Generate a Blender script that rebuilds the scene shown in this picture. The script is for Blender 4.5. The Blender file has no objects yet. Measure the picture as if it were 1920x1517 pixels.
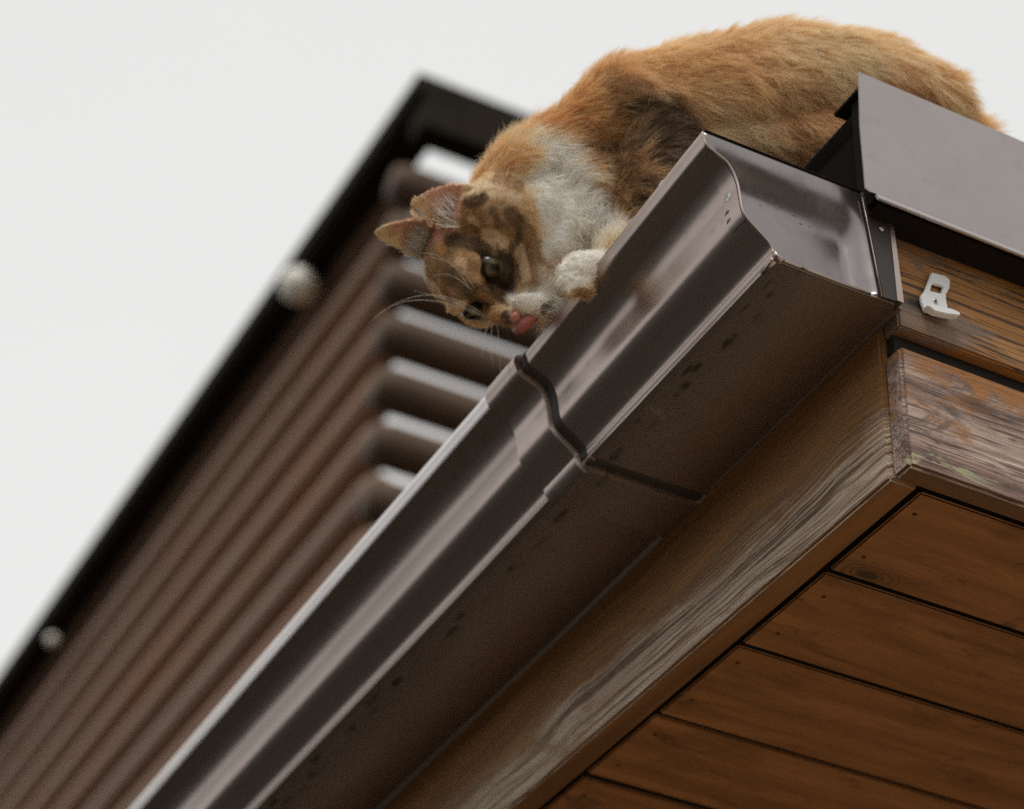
import bpy, bmesh, math, random
import numpy as np
from mathutils import Vector, Matrix

# ------------------------------------------------------------------ camera, world, sun
C = bpy.context.scene.collection
sc = bpy.context.scene
Z0 = 2.67                                   # height of the eave's lower edge above the ground
CAMR = np.array([[0.88732492, -0.29911973, -0.35097276],
                 [-0.45992772, -0.51878239, -0.72064646],
                 [0.03348109, 0.80086966, -0.597902]])
CAMP = np.array([-1.0119, -1.3147, -1.1664])
FPX = 4489.74
cam_d = bpy.data.cameras.new('camera')
cam = bpy.data.objects.new('camera', cam_d)
C.objects.link(cam)
m4 = Matrix([list(CAMR[i]) + [CAMP[i]] for i in range(3)] + [[0, 0, 0, 1]])
m4[2][3] += Z0
cam.matrix_world = m4
cam_d.sensor_width = 36
cam_d.lens = 36 * FPX / 1920
cam_d.clip_start = 0.05
cam_d.clip_end = 2000
cam_d.dof.use_dof = True
cam_d.dof.focus_distance = 2.08
cam_d.dof.aperture_fstop = 4.4
sc.camera = cam

def at(px, py, d):                          # point seen at a photo pixel, d metres in front of the camera
    v = np.array([(px - 960) / FPX, -(py - 758.5) / FPX, -1.0])
    return CAMP + CAMR @ v * d

sun_el, sun_az = math.radians(58), math.radians(215)
w = bpy.data.worlds.new('World')
sc.world = w
w.use_nodes = True
nt = w.node_tree
nt.nodes.clear()
out = nt.nodes.new('ShaderNodeOutputWorld')
bg = nt.nodes.new('ShaderNodeBackground')
bg.inputs['Strength'].default_value = 0.1
sky = nt.nodes.new('ShaderNodeTexSky')
sky.sky_type = 'NISHITA'
sky.sun_disc = False
sky.sun_elevation = sun_el
sky.sun_rotation = sun_az
# thick even cloud cover: the clear sky shows through it only faintly
tc = nt.nodes.new('ShaderNodeTexCoord')
nz = nt.nodes.new('ShaderNodeTexNoise')
nz.inputs['Scale'].default_value = 1.3
nz.inputs['Detail'].default_value = 5
cr = nt.nodes.new('ShaderNodeMapRange')
cr.inputs['From Min'].default_value = 0.3
cr.inputs['From Max'].default_value = 0.7
cr.inputs['To Min'].default_value = 8.05
cr.inputs['To Max'].default_value = 8.6
tint = nt.nodes.new('ShaderNodeVectorMath'); tint.operation = 'SCALE'
tint.inputs[0].default_value = (1.0, 1.0, 0.985)
mx = nt.nodes.new('ShaderNodeMix'); mx.data_type = 'RGBA'
mx.clamp_result = False
mx.inputs['Factor'].default_value = 0.97
nt.links.new(tc.outputs['Generated'], nz.inputs['Vector'])
nt.links.new(nz.outputs['Fac'], cr.inputs['Value'])
nt.links.new(cr.outputs['Result'], tint.inputs['Scale'])
nt.links.new(sky.outputs['Color'], mx.inputs[6])
nt.links.new(tint.outputs['Vector'], mx.inputs[7])
nt.links.new(mx.outputs[2], bg.inputs['Color'])
nt.links.new(bg.outputs['Background'], out.inputs['Surface'])

sl = bpy.data.lights.new('sun', 'SUN')
sl.energy = 1.5
sl.angle = math.radians(25)
sl.color = (1.0, 0.96, 0.9)
sun = bpy.data.objects.new('sun', sl)
C.objects.link(sun)
sd = Vector((math.sin(sun_az) * math.cos(sun_el), math.cos(sun_az) * math.cos(sun_el), math.sin(sun_el)))
sun.rotation_euler = sd.to_track_quat('Z', 'Y').to_euler()
sun.location = (0, 0, 12)

sc.view_settings.view_transform = 'Standard'
sc.view_settings.look = 'None'
sc.view_settings.exposure = 0
sc.view_settings.gamma = 1
sc.cycles.max_bounces = 8
sc.cycles.use_denoising = False

# ------------------------------------------------------------------ helpers
class MB:
    def __init__(s): s.v = []; s.f = []
    def add(s, vs, fs):
        n = len(s.v)
        s.v += [tuple(float(c) for c in p) for p in vs]
        s.f += [tuple(i + n for i in f) for f in fs]
    def box(s, a, b):
        x0, y0, z0 = a; x1, y1, z1 = b
        s.add([(x0,y0,z0),(x1,y0,z0),(x1,y1,z0),(x0,y1,z0),(x0,y0,z1),(x1,y0,z1),(x1,y1,z1),(x0,y1,z1)],
              [(3,2,1,0),(4,5,6,7),(0,1,5,4),(1,2,6,5),(2,3,7,6),(3,0,4,7)])
    def loft(s, rings, closed=True, caps=True):
        n = len(rings[0]); vs = [p for r in rings for p in r]; fs = []
        for k in range(len(rings) - 1):
            for i in range(n if closed else n - 1):
                j = (i + 1) % n
                fs.append((k*n+i, k*n+j, (k+1)*n+j, (k+1)*n+i))
        if caps:
            fs.append(tuple(range(n))[::-1]); fs.append(tuple((len(rings)-1)*n + i for i in range(n)))
        s.add(vs, fs)
    def tube(s, pts, rad, n=8, caps=True):
        pts = [Vector([float(c) for c in p]) for p in pts]
        if not hasattr(rad, '__len__'): rad = [rad] * len(pts)
        rings = []; up = None
        for k, p in enumerate(pts):
            t = (pts[min(k+1, len(pts)-1)] - pts[max(k-1, 0)]).normalized()
            if up is None:
                up = t.orthogonal().normalized()
            up = (up - t * up.dot(t)).normalized()
            b = t.cross(up)
            rings.append([p + (up * math.cos(2*math.pi*i/n) + b * math.sin(2*math.pi*i/n)) * rad[k] for i in range(n)])
        s.loft(rings, True, caps)
    def ball(s, c, r, M=None, nu=20, nv=12):
        if not hasattr(r, '__len__'): r = (r, r, r)
        M = np.eye(3) if M is None else M
        vs = []; c = np.array(c, float)
        for j in range(nv + 1):
            th = math.pi * j / nv
            for i in range(nu):
                ph = 2 * math.pi * i / nu
                d = np.array([math.sin(th)*math.cos(ph)*r[0], math.sin(th)*math.sin(ph)*r[1], math.cos(th)*r[2]])
                vs.append(c + M @ d)
        fs = [(j*nu+i, (j+1)*nu+i, (j+1)*nu+(i+1)%nu, j*nu+(i+1)%nu) for j in range(nv) for i in range(nu)]
        s.add(vs, fs)
    def build(s, name, mat, parent=None, smooth=False, bevel=0.0, auto=None):
        me = bpy.data.meshes.new(name)
        me.from_pydata(s.v, [], s.f)
        bm = bmesh.new(); bm.from_mesh(me)
        bmesh.ops.remove_doubles(bm, verts=bm.verts, dist=1e-6)
        if bevel:
            es = [e for e in bm.edges if len(e.link_faces) == 2 and e.calc_face_angle(0) > 0.6]
            bmesh.ops.bevel(bm, geom=es, offset=bevel, segments=2, affect='EDGES', clamp_overlap=True)
        bmesh.ops.recalc_face_normals(bm, faces=bm.faces)
        if auto is not None:
            for f in bm.faces: f.smooth = True
            for e in bm.edges:
                e.smooth = not (len(e.link_faces) == 2 and e.calc_face_angle(0) > math.radians(auto))
        elif smooth:
            for f in bm.faces: f.smooth = True
        bm.to_mesh(me); bm.free()
        me.materials.append(mat)
        o = bpy.data.objects.new(name, me)
        C.objects.link(o)
        if parent is not None: o.parent = parent
        return o

def empty(name, label, cat, loc=(0, 0, 0), group=None):
    o = bpy.data.objects.new(name, None)
    C.objects.link(o); o.empty_display_size = 0.1
    o['label'] = label; o['category'] = cat
    if group: o['group'] = group
    return o

class N:                                    # tiny node-graph writer
    def __init__(s, name):
        s.m = bpy.data.materials.new(name); s.m.use_nodes = True
        s.t = s.m.node_tree; s.t.nodes.clear()
        s.o = s.t.nodes.new('ShaderNodeOutputMaterial')
    def n(s, typ, **kw):
        nd = s.t.nodes.new(typ)
        for k, v in kw.items(): setattr(nd, k, v)
        return nd
    def l(s, a, b): s.t.links.new(a, b)
    def coord(s, scale=(1,1,1), loc=(0,0,0), rot=(0,0,0), which='Object', src=None):
        mp = s.n('ShaderNodeMapping')
        mp.inputs['Scale'].default_value = scale; mp.inputs['Location'].default_value = loc
        mp.inputs['Rotation'].default_value = rot
        if src is None:
            src = s.n('ShaderNodeTexCoord').outputs[which]
        s.l(src, mp.inputs['Vector']); return mp.outputs['Vector']
    def noise(s, vec, scale=5, detail=4, rough=.5, dist=0):
        nd = s.n('ShaderNodeTexNoise')
        nd.inputs['Scale'].default_value = scale; nd.inputs['Detail'].default_value = detail
        nd.inputs['Roughness'].default_value = rough; nd.inputs['Distortion'].default_value = dist
        s.l(vec, nd.inputs['Vector']); return nd.outputs['Fac']
    def ramp(s, fac, stops):
        r = s.n('ShaderNodeValToRGB'); e = r.color_ramp.elements
        while len(e) < len(stops): e.new(0.5)
        for k, (p, c) in enumerate(stops):
            e[k].position = p
            if not hasattr(c, '__len__'): c = (c, c, c)
            e[k].color = (c[0], c[1], c[2], 1)
        s.l(fac, r.inputs['Fac']); return r.outputs['Color']
    def mix(s, f, a, b):
        m = s.n('ShaderNodeMix', data_type='RGBA')
        for sock, v in ((m.inputs['Factor'], f), (m.inputs[6], a), (m.inputs[7], b)):
            if isinstance(v, bpy.types.NodeSocket): s.l(v, sock)
            elif hasattr(v, '__len__'): sock.default_value = (v[0], v[1], v[2], 1)
            else: sock.default_value = v
        return m.outputs[2]
    def math(s, op, a, b=0.0, c=0.0):
        m = s.n('ShaderNodeMath', operation=op)
        for i, v in enumerate((a, b, c)):
            if isinstance(v, bpy.types.NodeSocket): s.l(v, m.inputs[i])
            else: m.inputs[i].default_value = v
        return m.outputs[0]
    def rng(s, v, a, b, c=0.0, d=1.0):
        m = s.n('ShaderNodeMapRange')
        s.l(v, m.inputs['Value'])
        for k, x in zip(('From Min','From Max','To Min','To Max'), (a,b,c,d)): m.inputs[k].default_value = x
        return m.outputs['Result']
    def pbsdf(s, color, rough=.6, metal=0.0, bump=None, bstr=.3, bdist=.002, **kw):
        p = s.n('ShaderNodeBsdfPrincipled')
        for sock, v in ((p.inputs['Base Color'], color), (p.inputs['Roughness'], rough), (p.inputs['Metallic'], metal)):
            if isinstance(v, bpy.types.NodeSocket): s.l(v, sock)
            elif hasattr(v, '__len__'): sock.default_value = (v[0], v[1], v[2], 1)
            else: sock.default_value = v
        for k, v in kw.items(): p.inputs[k.replace('_', ' ')].default_value = v
        if bump is not None:
            b = s.n('ShaderNodeBump'); b.inputs['Strength'].default_value = bstr; b.inputs['Distance'].default_value = bdist
            s.l(bump, b.inputs['Height']); s.l(b.outputs['Normal'], p.inputs['Normal'])
        s.l(p.outputs['BSDF'], s.o.inputs['Surface']); return p

KX, KY = .068, .163                       # the big knot in the first soffit board
# ------------------------------------------------------------------ materials
def metal_mat(name, base, rough=.24, dirt=1.0):
    g = N(name)
    v = g.coord()
    n1 = g.noise(v, 9, 5, .6)
    n2 = g.noise(v, 160, 4, .6)
    n3 = g.noise(v, 38, 4, .6)
    sp = g.rng(g.noise(v, 420, 2, .5), .70, .76)                       # tiny specks
    d1 = g.math('MULTIPLY', g.rng(n1, .45, .75), .35 * dirt)
    c = g.mix(d1, base, tuple(b * .55 for b in base))
    c = g.mix(g.math('MULTIPLY', g.rng(n3, .58, .72), .3 * dirt), c, (.20, .17, .13))
    c = g.mix(g.math('MULTIPLY', sp, .5 * dirt), c, (.34, .30, .24))
    r = g.math('ADD', g.math('MULTIPLY', n1, .16), rough - .08)
    r = g.math('ADD', r, g.math('MULTIPLY', g.rng(n3, .5, .75), .15 * dirt))
    hb = g.math('ADD', g.noise(v, 14, 2, .5), g.math('MULTIPLY', n2, .06))
    g.pbsdf(c, r, .9, bump=hb, bstr=.12, bdist=.004)
    return g.m

def gutter_mat():
    g = N('brown_gutter_metal')
    v = g.coord()
    base = (.455, .375, .335)
    n1 = g.noise(g.coord(scale=(14, 2.5, 14)), 1.0, 5, .6)
    n3 = g.noise(v, 45, 4, .65)
    # water marks and grime dots in a row beside the bead under the gutter
    sep = g.n('ShaderNodeSeparateXYZ'); g.l(g.n('ShaderNodeTexCoord').outputs['Object'], sep.inputs[0])
    band = g.math('MULTIPLY', g.rng(sep.outputs['X'], -.124, -.119), g.rng(sep.outputs['X'], -.098, -.106))
    low = g.rng(sep.outputs['Z'], .175, .168)
    vo = g.n('ShaderNodeTexVoronoi'); vo.inputs['Scale'].default_value = 1.0
    g.l(g.coord(scale=(70, 24, 2)), vo.inputs['Vector'])
    ring = g.math('ADD', vo.outputs['Distance'], g.math('MULTIPLY', n3, .3))
    dot = g.math('MULTIPLY', g.math('MULTIPLY', g.rng(ring, .56, .42), g.rng(g.noise(v, 55, 3), .22, .5)), g.math('MULTIPLY', band, low))
    c = g.mix(g.math('MULTIPLY', g.rng(n1, .45, .75), .3), base, (.25, .195, .165))
    c = g.mix(g.math('MULTIPLY', g.rng(n3, .6, .75), .35), c, (.20, .17, .11))
    c = g.mix(g.math('MULTIPLY', dot, .85), c, (.05, .045, .03))
    sp = g.rng(g.noise(v, 380, 2, .5), .71, .76)
    c = g.mix(g.math('MULTIPLY', sp, .55), c, (.40, .37, .30))
    r = g.math('ADD', g.math('MULTIPLY', n1, .22), .22)
    r = g.math('ADD', r, g.math('MULTIPLY', dot, .4))
    hb = g.math('ADD', g.noise(g.coord(scale=(10, 3, 10)), 1, 2, .5), g.math('MULTIPLY', g.noise(v, 200, 3), .03))
    g.pbsdf(c, r, .94, bump=hb, bstr=.16, bdist=.007)
    return g.m

def wood_mat(name, axis, kind, seed=0.0):
    """axis: 0 grain along x, 1 along y.  kind: stained | weathered | fascia | soffit | trim"""
    g = N(name)
    info = g.n('ShaderNodeObjectInfo')
    tcn = g.n('ShaderNodeTexCoord')
    add = g.n('ShaderNodeVectorMath', operation='ADD')
    rv = g.n('ShaderNodeCombineXYZ')
    rr = g.math('MULTIPLY', info.outputs['Random'], 7.0)
    for i in range(3): g.l(rr, rv.inputs[i])
    g.l(tcn.outputs['Object'], add.inputs[0]); g.l(rv.outputs[0], add.inputs[1])
    src = add.outputs[0]
    def sc3(a, c): return (a, c, c) if axis == 0 else (c, a, c)
    # slow warp so that the grain runs in waves round knots
    warp = g.noise(g.coord(scale=sc3(5, 9), src=src, loc=(seed, 0, 0)), 1, 2, .4)
    wv = g.n('ShaderNodeCombineXYZ')
    wamp = g.math('MULTIPLY', g.math('SUBTRACT', warp, .5), .045 if kind == 'fascia' else (.022 if kind == 'stained' else .026))
    g.l(wamp, wv.inputs[1 - axis]); g.l(wamp, wv.inputs[2])
    a2 = g.n('ShaderNodeVectorMath', operation='ADD'); g.l(src, a2.inputs[0]); g.l(wv.outputs[0], a2.inputs[1])
    ws = a2.outputs[0]
    fine = g.noise(g.coord(scale=sc3(12, 700), src=ws), 1, 5, .65)
    grain = g.noise(g.coord(scale=sc3(5 if kind != 'stained' else 3, 230 if kind != 'stained' else 330), src=ws), 1, 3, .55)
    broad = g.noise(g.coord(scale=sc3(2.2, 40), src=ws), 1, 3, .6)
    blot = g.noise(g.coord(scale=sc3(9, 22), src=src), 1, 5, .65, .6)
    blot2 = g.noise(g.coord(scale=sc3(14, 30), src=src, loc=(3, 5, 1)), 1, 5, .7, .8)
    # knots
    vo = g.n('ShaderNodeTexVoronoi'); vo.inputs['Scale'].default_value = 1
    g.l(g.coord(scale=sc3(3.2, 9), src=src, loc=(.3 + seed, .1, .2)), vo.inputs['Vector'])
    knot = g.rng(vo.outputs['Distance'], .10, .03)
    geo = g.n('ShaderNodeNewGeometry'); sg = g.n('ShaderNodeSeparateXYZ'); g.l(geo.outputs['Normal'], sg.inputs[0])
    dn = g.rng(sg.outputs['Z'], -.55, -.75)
    groove_shade = g.rng(sg.outputs['Z'], -.5, -.2)
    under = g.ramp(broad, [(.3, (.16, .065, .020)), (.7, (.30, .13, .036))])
    if kind == 'soffit':
        c = g.ramp(broad, [(.25, (.22, .092, .030)), (.5, (.32, .134, .044)), (.75, (.42, .185, .064))])
        c = g.mix(g.math('MULTIPLY', g.rng(grain, .52, .70), .38), c, (.17, .06, .018))
        c = g.mix(g.math('MULTIPLY', g.rng(blot, .50, .70), .6), c, (.15, .062, .020))
        c = g.mix(g.math('MULTIPLY', g.rng(blot2, .58, .68), .7), c, (.11, .05, .018))
        c = g.mix(g.math('MULTIPLY', knot, .85), c, (.04, .02, .01))
        # one big knot with rings near the corner
        kd = g.n('ShaderNodeVectorMath', operation='SUBTRACT'); g.l(g.coord(scale=(.55, 1, 0)), kd.inputs[0]); kd.inputs[1].default_value = (KX * .55, KY, 0)
        kl = g.n('ShaderNodeVectorMath', operation='LENGTH'); g.l(kd.outputs[0], kl.inputs[0])
        kr = g.math('ADD', kl.outputs['Value'], g.math('MULTIPLY', g.math('SUBTRACT', g.noise(g.coord(), 40, 4, .7), .5), .008))
        ringp_ = g.math('SINE', g.math('MULTIPLY', kr, 1500))
        c = g.mix(g.math('MULTIPLY', g.math('MULTIPLY', g.rng(ringp_, -.2, .8), g.rng(kr, .024, .012)), .55), c, (.08, .035, .012))
        c = g.mix(g.math('MULTIPLY', g.rng(kr, .0085, .0045), .85), c, (.035, .018, .008))
        c = g.mix(g.math('MULTIPLY', g.rng(kr, .045, .015), .35), c, (.09, .055, .022))
        c = g.mix(groove_shade, c, (.012, .008, .006))  # shade in the grooves painted onto board sides and ends
        h = g.math('ADD', fine, grain); g.pbsdf(c, .55, bump=h, bstr=.25, bdist=.0008)
    elif kind == 'trim':
        c = g.ramp(broad, [(.3, (.15, .06, .018)), (.7, (.26, .11, .030))])
        c = g.mix(g.math('MULTIPLY', g.rng(grain, .5, .7), .4), c, (.08, .035, .012))
        g.pbsdf(c, .6, bump=fine, bstr=.3, bdist=.0008)
    elif kind == 'stained':                                            # orange stain, black open grain, grey worn patches
        c = g.ramp(broad, [(.25, (.26, .110, .030)), (.5, (.40, .180, .048)), (.8, (.52, .26, .085))])
        c = g.mix(g.math('MULTIPLY', g.rng(grain, .49, .57), .9), c, (.055, .026, .012))
        c = g.mix(g.math('MULTIPLY', g.rng(blot, .50, .60), .8), c, (.19, .14, .115))
        c = g.mix(g.math('MULTIPLY', g.rng(fine, .60, .70), .55), c, (.55, .42, .33))
        c = g.mix(g.math('MULTIPLY', g.rng(blot2, .60, .70), .6), c, (.045, .035, .028))
        c = g.mix(knot, c, (.02, .01, .006))
        g.pbsdf(c, .65, bump=g.math('ADD', grain, g.math('MULTIPLY', fine, .6)), bstr=.7, bdist=.0018)
    elif kind == 'weathered':                                          # peeled pink-grey board with rests of orange stain
        c = g.ramp(broad, [(.28, (.15, .085, .065)), (.5, (.36, .24, .195)), (.72, (.58, .45, .375))])
        c = g.mix(g.math('MULTIPLY', g.rng(grain, .52, .64), .85), c, (.075, .042, .034))
        c = g.mix(g.math('MULTIPLY', g.rng(fine, .56, .68), .85), c, (.76, .66, .58))
        c = g.mix(g.math('MULTIPLY', g.rng(fine, .45, .36), .85), c, (.06, .036, .028))
        c = g.mix(g.math('MULTIPLY', g.rng(blot2, .54, .62), .8), c, (.11, .08, .07))
        sep = g.n('ShaderNodeSeparateXYZ'); g.l(tcn.outputs['Object'], sep.inputs[0])
        up = g.rng(sep.outputs['Z'], .045, .125, -.12, .15)            # stain survives best near the top of the board
        dx = g.math('ABSOLUTE', g.math('SUBTRACT', sep.outputs['X'], .045))
        nearx = g.rng(dx, .02, .11, .09, -.06)
        og = g.rng(g.math('ADD', g.math('ADD', g.math('ADD', blot, up), nearx), g.math('MULTIPLY', g.math('SUBTRACT', fine, .5), .25)), .54, .62)
        oc = g.mix(g.rng(fine, .45, .62), (.42, .17, .035), (.22, .10, .035))
        c = g.mix(g.math('MULTIPLY', og, .85), c, oc)
        # lichen near the lower edge
        li = g.math('MULTIPLY', g.rng(g.math('ADD', blot2, g.rng(sep.outputs['Z'], .0, .035, .16, -.1)), .62, .68), g.rng(sep.outputs['X'], .10, .05))
        c = g.mix(g.math('MULTIPLY', li, .8), c, (.52, .49, .30))
        c = g.mix(knot, c, (.03, .02, .02))
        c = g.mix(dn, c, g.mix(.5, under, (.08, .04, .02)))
        g.pbsdf(c, .75, bump=g.math('ADD', grain, g.math('MULTIPLY', fine, .7)), bstr=.9, bdist=.002)
    else:                                                              # fascia: stained above, bleached strip along the lower edge
        sep = g.n('ShaderNodeSeparateXYZ'); g.l(tcn.outputs['Object'], sep.inputs[0])
        st = g.ramp(broad, [(.3, (.20, .090, .026)), (.7, (.33, .155, .045))])
        gr = g.noise(g.coord(scale=(1, 3.0, 270), src=ws), 1, 2, .5)
        st = g.mix(g.math('MULTIPLY', g.rng(gr, .52, .60), .5), st, (.17, .075, .022))
        wd = g.ramp(gr, [(.38, (.13, .070, .035)), (.45, (.30, .20, .12)), (.52, (.62, .50, .38)), (.58, (.28, .165, .09)), (.65, (.66, .55, .44))])
        wd = g.mix(g.math('MULTIPLY', g.rng(fine, .55, .68), .6), wd, (.72, .66, .60))
        wd = g.mix(g.math('MULTIPLY', g.rng(blot, .52, .65), .65), wd, (.24, .125, .055))
        edge = g.math('ADD', g.math('MULTIPLY', g.math('SUBTRACT', gr, .5), .14), sep.outputs['Z'])
        edge = g.math('ADD', edge, g.math('MULTIPLY', g.math('SUBTRACT', blot, .5), .07))
        c = g.mix(g.rng(edge, .052, .078), wd, st)
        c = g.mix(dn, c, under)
        g.pbsdf(c, .7, bump=g.math('ADD', gr, g.math('MULTIPLY', fine, .5)), bstr=.6, bdist=.0016)
    return g.m

def plain(name, col, rough=.6, metal=0.0, sc_=40, var=.25, bump=.1):
    g = N(name); v = g.coord()
    n = g.noise(v, sc_, 4, .6)
    c = g.mix(n, tuple(x * (1 - var) for x in col), tuple(min(1, x * (1 + var)) for x in col))
    g.pbsdf(c, rough, metal, bump=n, bstr=bump, bdist=.002)
    return g.m

M_gutter = gutter_mat()
M_flash = metal_mat('brown_flashing_metal', (.39, .352, .342), .40, .4)
M_foot = metal_mat('pale_flashing_edge', (.56, .52, .51), .35, .2)
M_cap = metal_mat('brown_end_cap_metal', (.285, .255, .250), .26, .9)
M_dark = plain('dark_brown_sheet', (.014, .011, .009), .95)
M_dark.node_tree.nodes['Principled BSDF'].inputs['Specular IOR Level'].default_value = .1
M_flange = plain('shaded_flange', (.030, .024, .020), .55)
M_glint = metal_mat('sky_glint_metal', (.80, .76, .75), .40, .2)
M_rubber = plain('black_rubber', (.030, .024, .019), .6)
M_rivet = plain('bare_rivet_metal', (.62, .62, .54), .3, .9, 300)
M_void = plain('dark_gap_wood', (.012, .009, .007), .9)
M_white = plain('white_plastic', (.80, .82, .83), .45, 0, 200, .04, .05)
M_up = wood_mat('stained_board_wood', 0, 'stained', 1.7)
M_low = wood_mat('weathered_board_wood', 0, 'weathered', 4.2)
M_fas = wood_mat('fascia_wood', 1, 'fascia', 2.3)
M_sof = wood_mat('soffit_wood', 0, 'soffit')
M_trimy = wood_mat('trim_wood_along_eave', 1, 'trim')
M_sealant = plain('white_sealant', (.7, .72, .68), .5, 0, 300)

# ------------------------------------------------------------------ ground
gm = N('ground_soil_and_grass')
gv = gm.coord()
gc = gm.mix(gm.rng(gm.noise(gv, .8, 6, .6), .40, .6), (.013, .012, .007), (.022, .016, .010))
sb_ = gm.n('ShaderNodeVectorMath', operation='SUBTRACT'); gm.l(gv, sb_.inputs[0]); sb_.inputs[1].default_value = (2.2, -3.2, -Z0)
ln_ = gm.n('ShaderNodeVectorMath', operation='LENGTH'); gm.l(sb_.outputs[0], ln_.inputs[0])
bounce_patch = gm.mix(gm.noise(gv, 40, 5, .7), (.40, .31, .21), (.60, .48, .34))  # unseen pale patch added to throw light up at the soffit
gc = gm.mix(gm.rng(gm.math('ADD', ln_.outputs['Value'], gm.math('MULTIPLY', gm.noise(gv, 1.2, 4), 2.0)), 6.2, 5.4), gc, bounce_patch)
gm.pbsdf(gc, .9, bump=gm.noise(gv, 20, 5, .7), bstr=.6, bdist=.03)
mb = MB()
nr = [0, 3, 8, 20, 60, 200, 700]
rings = [[(r * math.cos(2*math.pi*i/48), r * math.sin(2*math.pi*i/48), -Z0) for i in range(48)] for r in nr[1:]]
mb.loft(rings, True, False)
mb.add(rings[0], [tuple(range(48))])
ground = mb.build('ground', gm.m); ground['kind'] = 'structure'
mb = MB(); rw = random.Random(12)
for i in range(150):                        # a low dark wood added far out, unseen, to darken the gutter's reflections
    a_ = 2 * math.pi * i / 150 + rw.uniform(-.02, .02); d_ = rw.uniform(62, 80); h_ = rw.uniform(6, 10)
    M_r = np.eye(3)
    mb.ball((d_ * math.cos(a_), d_ * math.sin(a_), -Z0 + h_ * .5), (rw.uniform(3, 5), rw.uniform(3, 5), h_ * .62), nu=14, nv=9)
wm = N('dark_blocker'); wv_ = wm.coord(); wm.pbsdf(wm.mix(wm.noise(wv_, .8, 6, .7), (.008, .008, .005), (.020, .018, .010)), .8, bump=wm.noise(wv_, 1.5, 6, .8), bstr=1, bdist=1.0)
blocker_ = mb.build('horizon_blocker', wm.m, smooth=True); blocker_['kind'] = 'stuff'; blocker_['label'] = 'dark wood added unseen round the whole horizon to darken reflections'; blocker_['category'] = 'blocker'

# ------------------------------------------------------------------ timber house (the near eave)
LX, LY = 3.4, 3.6
house = empty('timber_house', 'timber house whose worn wooden eave corner fills the right, with brown metal roof edge', 'house')
def plank(name, a, b, mat, bev=.0015, label=None):
    m = MB(); m.box(a, b); o = m.build(name, mat, house, bevel=bev, auto=35)
    if label: o['label'] = label
    return o
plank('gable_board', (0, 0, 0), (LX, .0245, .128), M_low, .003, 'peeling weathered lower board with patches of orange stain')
plank('gable_board', (.0012, .001, .1505), (LX, .0245, .30), M_up, .002, 'orange brown upper board with black open grain')
plank('backing_board', (.004, .014, .12), (LX, .0240, .16), M_void, 0)
# fascia with slightly uneven lower edge
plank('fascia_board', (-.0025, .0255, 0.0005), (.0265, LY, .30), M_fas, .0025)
# soffit
y = .0335; k = 0
rnd = random.Random(4)
M_nail = plain('dark_nail_head', (.075, .035, .018), .6, .3, 300)
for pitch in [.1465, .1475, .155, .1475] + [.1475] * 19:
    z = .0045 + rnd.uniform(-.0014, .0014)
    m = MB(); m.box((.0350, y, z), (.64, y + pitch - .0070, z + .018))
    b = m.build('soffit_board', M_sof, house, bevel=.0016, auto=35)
    if k < 6:
        for ny in (.030, .112):
            nm = MB(); x = .052 + rnd.uniform(-.004, .004); yy = y + ny + rnd.uniform(-.006, .006)
            ring = lambda rr, zz: [(x + rr * math.cos(2*math.pi*i/14), yy + rr * math.sin(2*math.pi*i/14), zz) for i in range(14)]
            nm.loft([ring(.0022, z - .0004), ring(.0022, z + .004)]); nm.build('nail', M_nail, b, auto=40)
    y += pitch; k += 1
m = MB(); m.box((.02, .024, .026), (LX, LY, .036)); m.build('soffit_backing', M_void, house)
# walls below the eave, roof sheet above it
M_wallx = plain('dark_wall_wood', (.016, .011, .008), .7, 0, 20, .3)
for s_, (a, b) in enumerate((((.64, .80, -Z0), (LX - .2, .90, .026)), ((.62, .90, -Z0), (.72, LY, .026)))):
    zz = a[2]
    m = MB()
    while zz < b[2] - .01:
        z1 = min(zz + .145, b[2]); m.box((a[0], a[1], zz), (b[0], b[1], z1 - .006)); zz += .145
    m.box((a[0] + .012, a[1] + .012, a[2]), (b[0], b[1], b[2]))
    m.build('wall', M_wallx, house)
m = MB()
prof = [(-.030, .372), (-.034, .384), (-.030, .392), (.02, .397)] + [(x_, .400 + (.012 if int(x_ * 10) % 2 else 0)) for x_ in np.linspace(.1, LX, 34)]
top = [(x_, z_) for x_, z_ in prof]; bot = [(x_ + (.002 if i_ < 4 else 0), z_ - .003) for i_, (x_, z_) in enumerate(prof)][::-1]
ringp = top + bot
m.loft([[(x_, yy, z_) for x_, z_ in ringp] for yy in (-.004, LY)])
m.build('roof_sheet', M_dark, house, auto=30)
m = MB()                                                                # drip apron from roof edge down behind the gutter
ap = [(-.0322, .384), (-.0315, .388), (-.004, .29), (-.004, .2855), (-.0065, .2865)]
m.loft([[(x_, yy, z_) for x_, z_ in ap] for yy in (-.006, LY)])
m.build('drip_apron', M_dark, house, auto=30)
# verge flashing: face, folded foot, returned top
m = MB()
fx = lambda z_: -.0478 + .006 * 0
Yf = -.030
n = 26
xs = np.concatenate([[-.0], np.linspace(.02, LX, n)])
rings = []
def vring(x_, first=False):
    pr = [(Yf, .4095 - .012 * x_), (Yf - .0004, .34), (Yf + .0002, .2665 - .004 * x_), (Yf - .0028, .2602 - .004 * x_)]
    back = [(yy + .0016, zz + (.0006 if i_ > 2 else 0)) for i_, (yy, zz) in enumerate(pr)][::-1]
    return pr + back
def xshift(z_):                              # the cut end of the sheet leans, its lower corner is snipped off
    pts = [(.41, -.0450), (.365, -.0475), (.285, -.0505), (.2665, -.0470), (.2605, -.0440), (.2535, -.0375), (.24, -.030)]
    for (za, xa), (zb, xb) in zip(pts, pts[1:]):
        if z_ <= za + .01 and z_ >= zb: return xa + (xb - xa) * (za - z_) / (za - zb)
    return pts[-1][1]
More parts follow.
